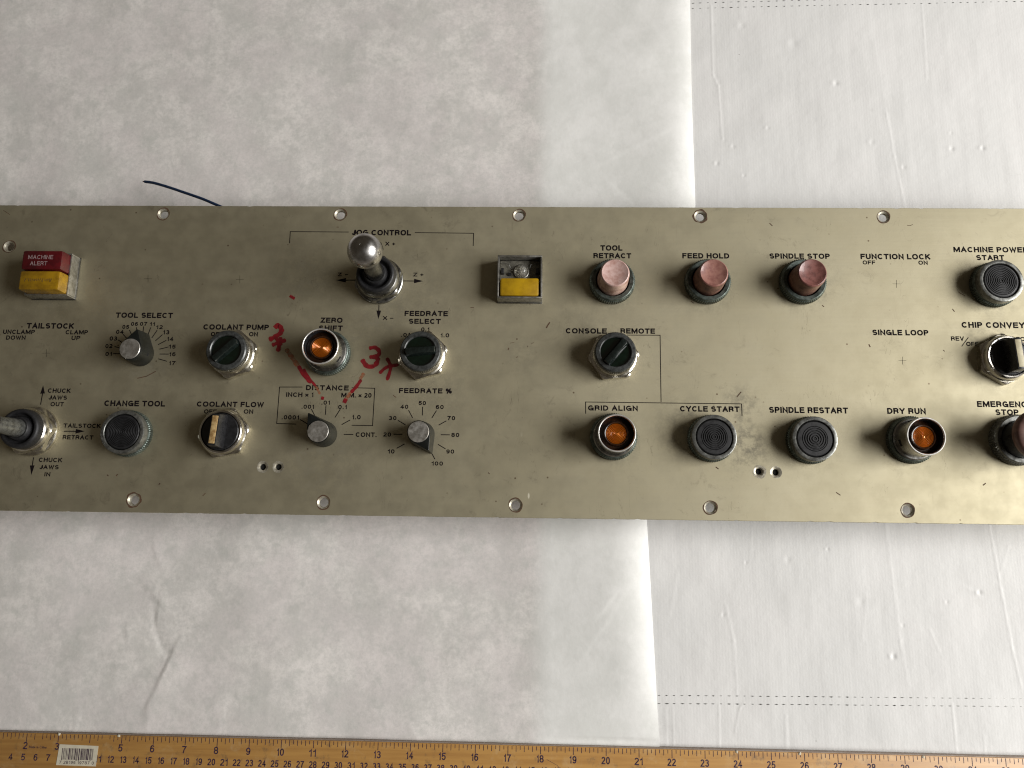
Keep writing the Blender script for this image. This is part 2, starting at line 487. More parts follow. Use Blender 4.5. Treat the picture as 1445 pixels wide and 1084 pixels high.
def ribbon(mb, pts, t, z, sx=1.0, sy=1.0, ox=0.0, oy=0.0, cap=False):
    """flat stroke of width t along pts with mitred joints"""
    P = [Vector((x * sx, y * sy)) for x, y in pts]
    closed = (P[0] - P[-1]).length < 1e-6 and len(P) > 3
    if closed:
        P = P[:-1]
    if not closed and cap:
        d0, d1 = P[1] - P[0], P[-1] - P[-2]
        if d0.length > .8 * t or len(P) == 2:
            P[0] = P[0] - d0.normalized() * t / 2
        if d1.length > .8 * t or len(P) == 2:
            P[-1] = P[-1] + d1.normalized() * t / 2
    n = len(P)
    L, R = [], []
    for i in range(n):
        if closed:
            a, b = (P[i] - P[i - 1]), (P[(i + 1) % n] - P[i])
        else:
            a = P[i] - P[i - 1] if i else P[1] - P[0]
            b = P[i + 1] - P[i] if i < n - 1 else a
        a, b = a.normalized(), b.normalized()
        na, nb = Vector((-a.y, a.x)), Vector((-b.y, b.x))
        m = na + nb
        if m.length < .2:
            m = nb.copy()
        m.normalize()
        k = min(1 / max(m.dot(nb), .3), 2.2)
        L.append(P[i] + m * (t / 2 * k))
        R.append(P[i] - m * (t / 2 * k))
    vs = [(p.x + ox, p.y + oy, z) for p in L] + [(p.x + ox, p.y + oy, z) for p in R]
    fs = [(i, n + i, n + (i + 1) % n, (i + 1) % n) for i in range(n if closed else n - 1)]
    mb.add(vs, fs)


def text_mb(s, w, h, t=.245, track=.17, z=0.0):
    """lettering fitted to a box w by h mm centred on the origin; t = stroke as a share of the cap height"""
    x, items = 0.0, []
    for ch in s:
        if ch == ' ':
            x += .46
            continue
        cw, st = G[ch]
        items.append((x, st))
        x += cw + t + track
    total = x - track
    sx = w / total if w else h
    ww = total * sx
    mb = MB()
    T = t * h
    for (gx, st) in items:
        for q, pts in enumerate(st):
            P = [((gx + t / 2 + px) * sx - ww / 2, (t / 2 + py * (1 - t)) * h - h / 2) for px, py in pts]
            ribbon(mb, P, T, z + q * .012, cap=True)
    return mb


def label(s, xl, xr, yt, yb, parent, t=.245, name='printed_label', mat='black_ink', z=ZP, dz=.06, rz=0.0):
    c = at((xl + xr) / 2, (yt + yb) / 2, z)
    w = (at(xr, (yt + yb) / 2, z) - at(xl, (yt + yb) / 2, z)).length
    h = (at((xl + xr) / 2, yt, z) - at((xl + xr) / 2, yb, z)).length
    me = text_mb(s, w, h, .225 if yb - yt < 6.7 and t > .2 else t).mesh('lettering', mat, smooth=False, recalc=False)
    return obj(name, me, parent, (c.x, c.y, z + dz), rz)


# ------------------------------------------------------------------ setting: table, cardboard, paper
struct = dict(kind='structure')
mb = MB().box(-900, 1700, -900, 900, -30, -2.9)
table = obj('table_top', mb.mesh('table_top', 'table_wood'), **struct)


def sheet(name, mat, x0, x1, y0, y1, step, hf, mask=None):
    nx, ny = int((x1 - x0) / step) + 1, int((y1 - y0) / step) + 1
    X, Y = np.meshgrid(np.linspace(x0, x1, nx), np.linspace(y0, y1, ny))
    X2, Y2, Z = hf(X, Y)
    co = np.stack([X2, Y2, Z], -1).reshape(-1, 3) * MM
    idx = np.arange(nx * ny).reshape(ny, nx)
    q = np.stack([idx[:-1, :-1], idx[:-1, 1:], idx[1:, 1:], idx[1:, :-1]], -1).reshape(-1, 4)
    me = bpy.data.meshes.new(name)
    me.vertices.add(len(co))
    me.vertices.foreach_set('co', co.ravel())
    me.loops.add(q.size)
    me.loops.foreach_set('vertex_index', q.ravel().astype(np.int32))
    me.polygons.add(len(q))
    me.polygons.foreach_set('loop_start', np.arange(0, q.size, 4, dtype=np.int32))
    me.update(calc_edges=True)
    me.shade_smooth()
    me.materials.append(M[mat])
    return me


rs = np.random.RandomState(3)


def vnoise(X, Y, cell, seed):
    """smooth value noise on a grid"""
    r = np.random.RandomState(seed)
    N = 64
    g = r.rand(N, N)
    u, v = X / cell + 1000, Y / cell + 1000
    iu, iv = np.floor(u).astype(int), np.floor(v).astype(int)
    fu, fv = u - iu, v - iv
    fu, fv = fu * fu * (3 - 2 * fu), fv * fv * (3 - 2 * fv)
    a = g[iv % N, iu % N] * (1 - fu) + g[iv % N, (iu + 1) % N] * fu
    b = g[(iv + 1) % N, iu % N] * (1 - fu) + g[(iv + 1) % N, (iu + 1) % N] * fu
    return a * (1 - fv) + b * fv - .5


def seg_dist(X, Y, a, b):
    ax, ay = a
    dx, dy = b[0] - ax, b[1] - ay
    t = np.clip(((X - ax) * dx + (Y - ay) * dy) / (dx * dx + dy * dy), 0, 1)
    px, py = X - ax - t * dx, Y - ay - t * dy
    side = np.sign(dx * (Y - ay) - dy * (X - ax))
    return np.hypot(px, py), side, t


def W(px, py, z=0.0):
    p = at(px, py, z)
    return (p.x, p.y)


# cardboard: creases (polylines in the photo), pocks and dents
CREASES = [  # points, step height, width
    ([(1004, 8), (1007, 105), (1014, 120), (1020, 195)], .55, 1.0), ([(1020, 195), (1014, 290)], .12, 1.2),
    ([(1302, 5), (1306, 60), (1309, 110)], .40, 1.0), ([(1252, 160), (1263, 220), (1278, 292)], .45, 1.2), ([(1236, 60), (1252, 160)], .3, 4),
    ([(1251, 740), (1262, 830), (1272, 905), (1284, 968)], .30, 1.6), ([(1397, 738), (1413, 830), (1430, 915), (1443, 970)], .55, 1.0),
    ([(1025, 855), (1036, 905), (1041, 980)], .35, 1.3), ([(1015, 995), (1016, 1055)], .5, .9), ([(1037, 1035), (1044, 1000), (1050, 992)], .4, .9),
    ([(1110, 1010), (1112, 1060)], .5, 1.0), ([(1345, 995), (1352, 1068)], .55, 1.0), ([(940, 1000), (941, 1055)], .3, .9), ([(950, 1000), (951, 1055)], .3, .8),
    ([(1425, 770), (1410, 815)], .25, 1.2), ([(956, 812), (945, 870)], .2, 1.5), ([(1061, 750), (1060, 790)], .25, 1.2), ([(1314, 890), (1327, 920)], .35, 1.2),
    ([(1390, 1040), (1391, 1066)], .4, .8), ([(1385, 205), (1443, 205)], .15, .7), ([(1225, 830), (1218, 905)], .2, 1.6), ([(1360, 827), (1382, 838)], .4, 1.2),
]
DENTS = [(1180, 117, .9, 2.2), (1047, 35, .5, 3), (1012, 230, .8, 1.5), (1050, 247, .6, 1.2), (1276, 235, .6, 1.6), (1344, 209, .8, 1.8), (1388, 208, 1.0, 1.8), (1343, 187, .5, 1.2),
         (1262, 927, 1.2, 1.8), (1168, 775, .8, 1.0), (1053, 794, .7, 1.0), (1383, 836, 1.0, 1.6), (1120, 60, .5, 4), (1231, 200, .5, 2), (1084, 180, .5, 1.5), (1215, 850, .4, 3),
         (1337, 850, .5, 1.2), (1021, 868, .5, 1.2), (1112, 790, .4, 2.5), (1275, 883, .5, 1.2), (1035, 206, .5, 1.5)]


def card_h(X, Y):
    Z = vnoise(X, Y, 60, 1) * 1.2 + vnoise(X, Y, 24, 2) * .45 + vnoise(X, Y * .25, 9, 4) * .16
    for pts, h, w in CREASES:
        Q = [W(*p) for p in pts]
        for a, b in zip(Q[:-1], Q[1:]):
            x0, x1 = min(a[0], b[0]) - 14, max(a[0], b[0]) + 14
            y0, y1 = min(a[1], b[1]) - 14, max(a[1], b[1]) + 14
            m = (X > x0) & (X < x1) & (Y > y0) & (Y < y1)
            if not m.any():
                continue
            d, sd, t = seg_dist(X[m], Y[m], a, b)
            wob = 1 + .5 * vnoise(X[m], Y[m], 9, 6)
            Z[m] += h * .32 * wob * (np.exp(-(d / w) ** 2) - .55 * np.exp(-(d / (w * 3.5)) ** 2) * (sd > 0))
    for px, py, h, r in DENTS:
        x, y = W(px, py)
        d2 = ((X - x) ** 2 + (Y - y) ** 2) / (r * r)
        Z += h * .7 * (np.exp(-d2) * -1 + .5 * np.exp(-((X - x + r * 1.2) ** 2 + (Y - y) ** 2) / (r * r * 1.4)))
    return X, Y, np.clip(Z, -1.4, 3) - .9


card = obj('cardboard', sheet('cardboard', 'white_cardboard', 322, 860, -560, 330, .95, card_h), label='white corrugated cardboard sheet under the right half of the panel, dented and perforated',
           category='cardboard sheet')
bk = MB().box(322, 860, -560, 330, -2.85, -2.4)
obj('backing_board', bk.mesh('backing_board', 'sticker_paper'), card)
# perforated score lines: short slits in double rows
pm = MB()
for (a, b, n) in (((930, 981.5), (1443, 986.5), 46), ((930, 993), (1443, 997.5), 46), ((978, 11), (1443, 1), 43), ((978, 3.5), (1443, -7), 43)):
    A, B = Vector(W(*a)), Vector(W(*b))
    for i in range(int(n * 1.15)):
        c = A + (B - A) * (i / n)
        u = (B - A).normalized()
        v = Vector((-u.y, u.x))
        ln, wd = random.uniform(1.0, 1.9), random.uniform(.3, .62)
        c = c + u * random.uniform(-.4, .4)
        z = 0.0
        P = [c - u * ln, c - v * wd, c + u * ln, c + v * wd * .6]
        zz = [float(card_h(np.array([[p.x]]), np.array([[p.y]]))[2][0, 0]) + .12 for p in P]
        pm.add([(p.x, p.y, q) for p, q in zip(P, zz)], [(0, 1, 2, 3)])
obj('perforation', pm.mesh('perforation', 'dark_steel', smooth=False), card, kind='stuff')

EDGE = [(-560, 418), (-424, 415.2), (-247, 408.6), (-120, 437), (27, 456.8), (130, 456.6), (233, 458.0), (330, 460)]


def edge_x(Y):
    return np.interp(Y, [e[0] for e in EDGE], [e[1] for e in EDGE])


FOLDS = [([(215, 870), (222, 905), (230, 920)], -.9, 2.5), ([(243, 920), (232, 945), (215, 980)], 1.0, 3.5), ([(215, 840), (224, 850), (220, 880)], .8, 3), ([(243, 920), (232, 918)], -.9, 2),
         ([(108, 1030), (112, 1010)], .4, 2), ([(207, 1000), (205, 1030)], .5, 2), ([(105, 905), (135, 930), (150, 925)], -.3, 3), ([(217, 775), (222, 792)], .5, 1.5),
         ([(592, 1045), (585, 1030)], .5, 2.0), ([(178, 890), (180, 905)], .4, 1.5), ([(850, 860), (862, 845)], .6, 2.5), ([(858, 230), (930, 195)], .35, 6), ([(870, 270), (885, 285)], -.5, 4),
         ([(310, 1030), (316, 1010)], .4, 3), ([(840, 900), (885, 830)], .3, 6)]


def paper_h(X, Y):
    XX = X.copy()
    u = (X - (-700)) / (460 + 700)
    ex = edge_x(Y)
    XX = -700 + u * (ex + 700)
    d = ex - XX
    base = np.interp(XX, [-700, 285, 330, 460], [.5, .5, 1.4, 1.6])
    k = np.interp(Y, [-560, -420, -300, -60, 40, 160, 330], [3.0, 3.6, 6.5, 5.5, 5.5, 3.5, 3.0])
    k = k * np.clip((Y + 436) / 60, .06, 1)
    lift = k * (1 - np.exp(-d / 20)) * np.exp(-d / 55) * 2.4
    Z = base + lift + vnoise(XX, Y, 95, 11) * 2.4 + vnoise(XX, Y, 40, 12) * 1.0 + vnoise(XX, Y, 17, 13) * .28
    Z -= (vnoise(XX, Y, 95, 11) * 2.6) * np.exp(-d / 25)
    for pts, h, w in FOLDS:
        Q = [W(*p) for p in pts]
        for a, b in zip(Q[:-1], Q[1:]):
            dd, sd, t = seg_dist(XX, Y, a, b)
            Z += h * .42 * np.exp(-dd / (w * 1.5)) * np.where(sd > 0, 1, 1) * (.5 + .5 * np.sin(np.pi * np.clip(t, .08, .92))) + h * .35 * np.exp(-(dd / (w * 4)) ** 2) * (sd > 0)
    Z = np.where(Y < -418, np.minimum(Z, 1.0), Z)
    return XX, Y, Z


paper = obj('paper_sheet', sheet('paper_sheet', 'tracing_paper', -700, 460, -560, 330, 1.7, paper_h),
            label='thin greyish white paper sheet laid over the table and the edge of the cardboard', category='paper')

# ------------------------------------------------------------------ ruler
RA = -0.0035249
RX, RY, RZ = -134.58, -423.75, 6.0
ruler = obj('wooden_ruler', None, None, (RX, RY, 1.0), RA, label='worn wooden yardstick with inch and centimetre numbers lying along the bottom edge', category='ruler')
rw = 31.0
top0 = 3.4
rb = MB()
rb.box(-8, 922, -rw, 1.6, 0, top0)
body = obj('ruler_body', rb.mesh('ruler_body', 'ruler_wood', bevel=.4), ruler)
rsd = MB().box(-8, 922, 1.62, 2.4, -2.2, top0 - .5)
obj('worn_edge', rsd.mesh('worn_edge', 'ruler_side_wood', bevel=.3), ruler)
tk = MB()
for i in range(0, 36 * 8 + 1):
    x = i * 25.4 / 8
    ln = 6.0 if i % 8 == 0 else (4.2 if i % 2 == 0 else 2.9)
    ln *= random.uniform(.9, 1.05)
    wd = .27 if i % 8 == 0 else .22
    if random.random() < .02:
        continue
    tk.add([(x - wd, 1.2, top0), (x + wd, 1.2, top0), (x + wd, 1.2 - ln, top0), (x - wd, 1.2 - ln, top0)], [(0, 1, 2, 3)])
for i in range(0, 911):
    x = i
    ln = 5.5 if i % 10 == 0 else (4 if i % 5 == 0 else 2.6)
    tk.add([(x - .13, -rw + .6, top0), (x + .13, -rw + .6, top0), (x + .13, -rw + .6 + ln, top0), (x - .13, -rw + .6 + ln, top0)], [(0, 1, 2, 3)])
obj('tick_mark', tk.mesh('tick_mark', 'ruler_ink', smooth=False), ruler, (0, 0, .05), kind='stuff')
for n in range(1, 36):
    if n == 4:
        continue
    s = str(n)
    me = text_mb(s, 2.9 * len(s) + .5 - (.7 if s[0] == '1' and len(s) > 1 else 0), 5.4, t=.165).mesh('inch_number', 'ruler_ink', smooth=False, recalc=False)
    obj('inch_number', me, ruler, (n * 25.4 - .4, -7.7, top0 + .05))
for n in range(1, 91):
    if 8 <= n <= 10:
        continue
    s = str(n)
    me = text_mb(s, 2.7 * len(s) + .4 - (.7 if s[0] == '1' and len(s) > 1 else 0), 5.0, t=.165).mesh('centimetre_number', 'ruler_ink', smooth=False, recalc=False)
    obj('centimetre_number', me, ruler, (n * 10 - .2, -16.2, top0 + .05))
me = text_mb('Made in China', 14, 1.9, t=.15).mesh('printed_line', 'ruler_ink', smooth=False, recalc=False)
obj('printed_line', me, ruler, (60.5, -8.6, top0 + .05))
lg = MB()
ribbon(lg, [(455 + 15 * cos(a * pi / 20), -20.5 + 6 * sin(a * pi / 20)) for a in range(41)], .3, 0)
ribbon(lg, [(462, -8), (470, -12), (474, -16)], .25, .01)
obj('printed_oval', lg.mesh('printed_oval', 'ruler_ink', smooth=False), ruler, (0, 0, top0 + .05))
sx0, sx1, sy0, sy1 = 77.5, 108.6, -21.6, -6.6
stk = obj('barcode_sticker', MB().prism([(sx0 - .6, sy0 + .2), (sx1, sy0), (sx1 + .4, sy1), (sx0 + .3, sy1 + .5)], 0, .12).mesh('barcode_sticker', 'sticker_paper'), ruler, (0, 0, top0 + .08))
bm_ = MB()
x = sx0 + 3.0
while x < sx1 - 3.4:
    wd = random.choice((.28, .28, .5, .8))
    y0 = sy0 + 4.4 + (0 if random.random() < .8 else -.5)
    bm_.add([(x, y0, 0), (x + wd, y0, 0), (x + wd, sy1 - 2.2, 0), (x, sy1 - 2.2, 0)], [(0, 1, 2, 3)])
    x += wd + random.choice((.28, .42, .6))
obj('barcode_bars', bm_.mesh('barcode_bars', 'ruler_ink', smooth=False), stk, (0, 0, .16), kind='stuff')
me = text_mb('7 28195 19787 0', sx1 - sx0 - 3.5, 2.2, t=.15).mesh('barcode_digits', 'ruler_ink', smooth=False, recalc=False)
obj('barcode_digits', me, stk, ((sx0 + sx1) / 2, sy0 + 2.4, .16))
# chips and paint flecks on the ruler's edge
fl = MB()
for n in (3.05, 4.93, 24.0, 29.6, 25.9):
    fl.lathe([(1.3, 0), (1.0, .5), (.3, .7)], 9, n * 25.4 - 1, 1.6 + random.uniform(-1, .2), mod=lambda i, k, a: random.uniform(.6, 1.2), cap1=True)
obj('plaster_fleck', fl.mesh('plaster_fleck', 'sticker_paper'), ruler, (0, 0, top0 - .2), kind='stuff')

# ------------------------------------------------------------------ control panel
panel = obj('control_panel', None, None, (300, -120, 0),
            label='long beige metal machine control panel with pushbuttons, selector switches, knobs and a joystick', category='control panel')
P0 = Vector((300, -120, 0))


class Sub:
    pass


def part(name, data, loc, rz=0.0, parent=None, **pr):
    """a child of the panel at a world position in mm"""
    if parent is None:
        return obj(name, data, panel, Vector(loc) - P0, rz, **pr)
    return obj(name, data, parent, loc, rz, **pr)


PX0, PX1, PY0, PY1 = -196.0, 790.0, -249.4, 7.0
THK = 3.0
holes, small = [], []
SP = 150.58
for i in range(-1, 6):
    holes.append((i * SP - (.3 if i == 0 else 0), -.2 if i < 3 else -.6))
    holes.append((i * SP + .2, -239.9))
holes.append((at(13, 348).x, at(13, 348).y))
for px, py in ((370.5, 659), (392.5, 659), (1071, 665.5), (1095, 666.5)):
    small.append((at(px, py).x, at(px, py).y))
# controls that need an opening
BTN = [(184, 612.5, 'CHANGE TOOL'), (1005, 619, 'CYCLE START'), (1146, 619.5, 'SPINDLE RESTART'), (1400, 402.5, 'MACHINE POWER START')]
cu = bpy.data.curves.new('plate', 'CURVE')
cu.dimensions = '2D'
cu.fill_mode = 'BOTH'
cu.extrude = THK / 2 * MM
cu.bevel_depth = .25 * MM
cu.bevel_resolution = 1


def loop(pts):
    sp = cu.splines.new('POLY')
    sp.points.add(len(pts) - 1)
    for p, (x, y) in zip(sp.points, pts):
        p.co = (x * MM, y * MM, 0, 1)
    sp.use_cyclic_u = True


edge = [(PX0, PY0)]
x = PX0 + 3
while x < PX1 - 3:
    edge.append((x, PY0 + .18 * mnoise.noise((x * .12, 1, 0)) + (.5 if random.random() < .03 else 0)))
    x += random.uniform(1.5, 4)
edge += [(PX1, PY0), (PX1, PY1)]
x = PX1 - 3
while x > PX0 + 3:
    edge.append((x, PY1 + .14 * mnoise.noise((x * .12, 5, 0)) - (.4 if random.random() < .03 else 0)))
    x -= random.uniform(1.5, 4)
edge.append((PX0, PY1))
loop(edge)
for (x, y) in holes:
    loop([(x + 5.1 * cos(a * pi / 16), y + 5.1 * sin(a * pi / 16)) for a in range(32)])
for (x, y) in small:
    loop([(x + 4.6 * cos(a * pi / 16), y + 4.6 * sin(a * pi / 16)) for a in range(32)])
cuo = bpy.data.objects.new('plate_curve', cu)
SC.collection.objects.link(cuo)
dg = bpy.context.evaluated_depsgraph_get()
pme = bpy.data.meshes.new_from_object(cuo.evaluated_get(dg))
bpy.data.objects.remove(cuo)
pme.materials.clear()
pme.materials.append(M['plate_metal'])
plate = obj('face_plate', pme, panel, Vector((0, 0, ZP - THK / 2 - .25)) - P0)
# countersinks seat in the plate's holes
for i, (x, y) in enumerate(holes):
    me = cached('csk', lambda: MB().lathe([(5.2, .02), (5.0, .02), (3.6, -1.1), (3.5, -3.2), (5.2, -3.2)], 40).mesh('countersink', 'hole_steel'))
    c = obj('countersink', me, plate, (x, y, THK / 2 + .25), random.random() * 6)
    if i % 5 == 3:
        me = cached('rustring', lambda: MB().lathe([(5.0, .03), (6.1, .06)], 40, mod=lambda i, k, a: 1 + (.05 * sin(3 * a) + .04 * sin(7 * a)) * i).mesh('rust_ring', 'rust', smooth=False))
    else:
        me = cached('rustring2', lambda: MB().lathe([(4.9, .03), (5.65, .06)], 40, mod=lambda i, k, a: 1 + (.05 * sin(2 * a + 1) + .02 * sin(5 * a)) * i).mesh('grime_ring', 'rust', smooth=False))
    obj('grime_ring', me, c, (0, 0, .0), 0)
for i, (x, y) in enumerate(small):
    me = cached('csk2', lambda: MB().lathe([(4.7, .02), (4.4, .02), (2.5, -1.0), (2.4, -3.2), (2.4, -9)], 32, cap1=False).mesh('countersink', 'hole_steel'))
    c = obj('countersink', me, plate, (x, y, THK / 2 + .25))
    me = cached('plug', lambda: MB().lathe([(2.38, -2.6), (4.5, -2.7), (4.5, -12)], 24, cap0=True).mesh('screw_socket', 'dark_hollow'))
    obj('screw_socket', me, c)
    if i in (0, 2):
        me = cached('rustring3', lambda: MB().lathe([(3.1, -.3), (3.9, .04), (5.2, .07)], 32, mod=lambda i, k, a: 1 + (.10 * sin(a + 2) + .05 * sin(4 * a)) * (i > 1)).mesh('rust_ring', 'rust' if i == 2 else 'hole_steel', smooth=False))
        if i == 2:
            obj('rust_ring', me, c, (0, 0, .01))

# ---- lettering
TX = [
    ('TAILSTOCK', 37.9, 104.3, 456.1, 463.9), ('UNCLAMP', 4.5, 49.3, 465.4, 471.6), ('DOWN', 8.8, 36.2, 473.6, 479.6), ('CLAMP', 92.7, 124.2, 466, 472), ('UP', 101, 113.4, 474, 480.1),
    ('TOOL SELECT', 163.6, 244, 441.3, 448.8),
    ('CHUCK', 67.6, 99.7, 548.3, 554.6), ('JAWS', 68.9, 94.7, 558.2, 564.2), ('OUT', 71.4, 90.2, 567.5, 573.5), ('TAILSTOCK', 89.7, 142, 597.9, 603.9), ('RETRACT', 88.5, 131.7, 614.3, 620.3),
    ('CHANGE TOOL', 147.3, 233, 565.5, 573.5), ('CHUCK', 54.8, 87.7, 646, 652.3), ('JAWS', 56, 83, 656.3, 662.3), ('IN', 62.8, 71.1, 666.3, 672.3),
    ('COOLANT PUMP', 287, 379.5, 458, 465.5), ('OFF', 297.6, 315, 468.7, 474.5), ('ON', 351.6, 363.9, 468.7, 474.8), ('COOLANT FLOW', 277.8, 372.3, 567, 574.4),
    ('OFF', 288.1, 305.6, 577.8, 583.8), ('ON', 344, 357.4, 577.8, 584),
    ('DISTANCE', 431.9, 492.1, 543.8, 551), ('INCH × 1', 403.9, 442.3, 553.9, 560.3), ('M.M. × 20', 481.7, 524.3, 554.6, 561.2),
    ('.01', 453.7, 465.9, 565.4, 571.2), ('.001', 425.7, 443.3, 571.2, 577), ('0.1', 477.2, 489.6, 571.6, 577.4), ('.0001', 397.6, 422.1, 586, 592), ('1.0', 496.7, 509.1, 585.7, 591.9), ('CONT.', 502, 531.5, 610.3, 616.8),
    ('FEEDRATE %', 563.1, 637.6, 548, 555.2), ('50', 590.7, 601.2, 566, 571.8), ('40', 565.2, 576.2, 571.2, 577), ('60', 615, 626.2, 571.6, 577.4), ('30', 548.6, 559.6, 587.2, 593),
    ('70', 631.4, 642.4, 587.2, 593.1), ('20', 540.9, 551.9, 610.3, 616.2), ('80', 637, 648.2, 611, 616.8), ('10', 547.1, 556.9, 634.2, 640.1), ('90', 629.7, 641, 634.4, 640.2), ('100', 609, 625.2, 651.3, 657.1),
    ('ZERO', 452.7, 483.4, 448.3, 455.7), ('SHIFT', 450, 483.6, 459.4, 466.8), ('FEEDRATE', 571, 632, 438.9, 446.2), ('SELECT', 576.8, 622, 450, 457.2),
    ('.01', 566.2, 578.6, 469.9, 475.5), ('0.1', 594.3, 606, 462.1, 467.9), ('1.0', 621.4, 634, 470.4, 476.2),
    ('JOG CONTROL', 496.9, 580, 324.5, 332.3), ('X +', 543.8, 557.8, 341.3, 346.9), ('Z -', 476.7, 491.3, 384.8, 390), ('Z +', 583.2, 597.8, 384.9, 390.3), ('X -', 540.5, 555.2, 446.2, 451.6),
    ('TOOL', 847.4, 878.2, 346.2, 353.9), ('RETRACT', 837.5, 890.7, 357.3, 364.7), ('FEED HOLD', 962.9, 1029, 357.4, 364.9), ('SPINDLE STOP', 1085.7, 1170.9, 357.8, 365.3),
    ('FUNCTION LOCK', 1214.3, 1312.4, 358.4, 366.1), ('OFF', 1217.4, 1235, 367.7, 373.3), ('ON', 1296, 1309, 367.9, 373.7), ('MACHINE POWER', 1345.4, 1450.8, 348.7, 356.3), ('START', 1377.6, 1417, 360, 367.4),
    ('CONSOLE', 798.4, 856.2, 463.3, 470.9), ('REMOTE', 875.6, 924.2, 463.5, 471), ('GRID ALIGN', 829.8, 900, 572.3, 579.8), ('CYCLE START', 959.6, 1043.4, 573.3, 581.2),
    ('SPINDLE RESTART', 1085.2, 1196.4, 574.7, 583.2), ('SINGLE LOOP', 1231, 1310, 465.5, 473.4), ('CHIP CONVEYOR', 1356.9, 1465, 454.8, 463), ('REV', 1342, 1360.2, 474.8, 481), ('OFF', 1363.4, 1380.8, 482.5, 488.5),
    ('FOR', 1434, 1453, 475.6, 481.6), ('DRY RUN', 1252, 1306.2, 576, 584.4), ('EMERGENCY', 1378.8, 1458, 566.4, 574.8), ('STOP', 1404.7, 1437.2, 577.8, 586),
]
for (s, xl, xr, yt, yb) in TX:
    label(s, xl, xr, yt, yb, panel)
o_ = [o for o in panel.children if o.name.startswith('printed_label')]
for o in o_:
    o.parent = plate
    o.location = Vector(o.location) - Vector((0, 0, ZP - THK / 2 - .25)) * MM

# dial numbers of the tool selector
def dial(cx, cy, r, names, a0, step, wh, r0, r1, tick_w=.68):
    c = at(cx, cy)
    for i in range(len(names)):
        a = radians(a0 - i * step)
        mb = MB()
        ribbon(mb, [(r0 * cos(a), r0 * sin(a)), (r1 * cos(a), r1 * sin(a))], tick_w, 0)
        obj('dial_tick', mb.mesh('dial_tick', 'black_ink', smooth=False), plate, (c.x, c.y, THK / 2 + .25 + .05))


for s, xl, xr, yt, yb in (('01', 148.7, 158, 496.8, 502.4), ('02', 148.7, 158.8, 485.6, 491.2), ('03', 154.8, 165.4, 474.8, 480.8), ('04', 163.9, 174.6, 465.6, 471.3), ('05', 172.7, 182.4, 458.7, 464.2),
                          ('06', 184.9, 194.9, 454.6, 460), ('07', 197.6, 207.8, 454.5, 459.9), ('11', 211.3, 219, 454.8, 460), ('12', 220.4, 229.9, 459, 464.5), ('13', 229.9, 239.2, 466, 472),
                          ('14', 235.5, 244.8, 475.6, 481.5), ('15', 238.2, 248.1, 486.5, 492.1), ('16', 238.5, 248.1, 497.2, 502.9), ('17', 238.2, 247.6, 509.7, 515.5)):
    o = label(s, xl, xr, yt, yb, plate)
    o.location.z -= (ZP - THK / 2 - .25) * MM
dial(198.6, 499.5, 0, range(14), 180, 15, 0, 15.6, 23.2)
dial(457.6, 612.8, 0, range(6), 150, 30, 0, 15.6, 23.3)
dial(595, 613.3, 0, range(10), 210, 30, 0, 15.3, 22.4)


def ink_line(px, w=.62, name='printed_line', mat='black_ink', dz=.06):
    P = [at(*p) for p in px]
    c = P[0]
    mb = MB()
    ribbon(mb, [(p.x - c.x, p.y - c.y) for p in P], w, 0)
    return obj(name, mb.mesh(name, mat, smooth=False), plate, (c.x, c.y, THK / 2 + .25 + dz))


for pts in ([(408.7, 343.3), (409.7, 327), (492, 327.6)], [(585.5, 328.4), (668.3, 329.3), (667.8, 347.2)], [(426.7, 546.3), (394.6, 546.3), (390.5, 597.7), (418, 598.6)],
            [(496.3, 547.3), (528.9, 548), (525.8, 600.8), (496.3, 600.2)], [(884.6, 473), (931.5, 473.2), (932.9, 567.4)], [(826.5, 584), (826.4, 567.4), (1046.5, 570.1), (1047.2, 586.7)],
            [(1356.9, 489), (1366.5, 476.2)]):
    ink_line(pts)
for (x, y) in ((209, 393.5), (338.5, 394.5), (65.5, 498.5), (1265, 400.7), (1273.5, 509)):
    for a, b in (((-5.5, 0), (5.5, 0)), ((0, -5.5), (0, 5.5))):
        ink_line([(x + a[0], y + a[1]), (x + b[0], y + b[1])], .2, 'punched_cross', dz=.06 if a[0] else .075)
for tail, neck, tip in (((57.3, 571.2), (60.2, 555), (61, 543.8)), ((90.2, 608.7), (107.5, 608.7), (119.8, 608.7)), ((47.4, 645.5), (45.6, 657.5), (44.3, 670.5)),
                        ((501.7, 395.4), (487.5, 395.6), (474, 395.6)), ((568.6, 396.6), (585, 396.7), (597.4, 396.8)), ((534.8, 430.5), (534.6, 439), (534, 450.5)), ((540.5, 353.5), (538.3, 352), (537.4, 341))):
    ink_line([tail, neck], .75, 'arrow_shaft')
    A, B = at(*neck), at(*tip)
    u = Vector((B.x - A.x, B.y - A.y))
    v = Vector((-u.y, u.x)).normalized() * 1.9
    mb = MB().add([(-v.x - u.x * .05, -v.y - u.y * .05, 0), (v.x - u.x * .05, v.y - u.y * .05, 0), (u.x, u.y, 0)], [(0, 1, 2)])
    obj('arrow_head', mb.mesh('arrow_head', 'black_ink', smooth=False), plate, (A.x, A.y, THK / 2 + .25 + .075))

# red marker scrawl
Z4 = lambda x, y: (230 + x * .1661, 430 + y * .1661)
Z7 = lambda x, y: (380 + x * .2076, 430 + y * .2076)


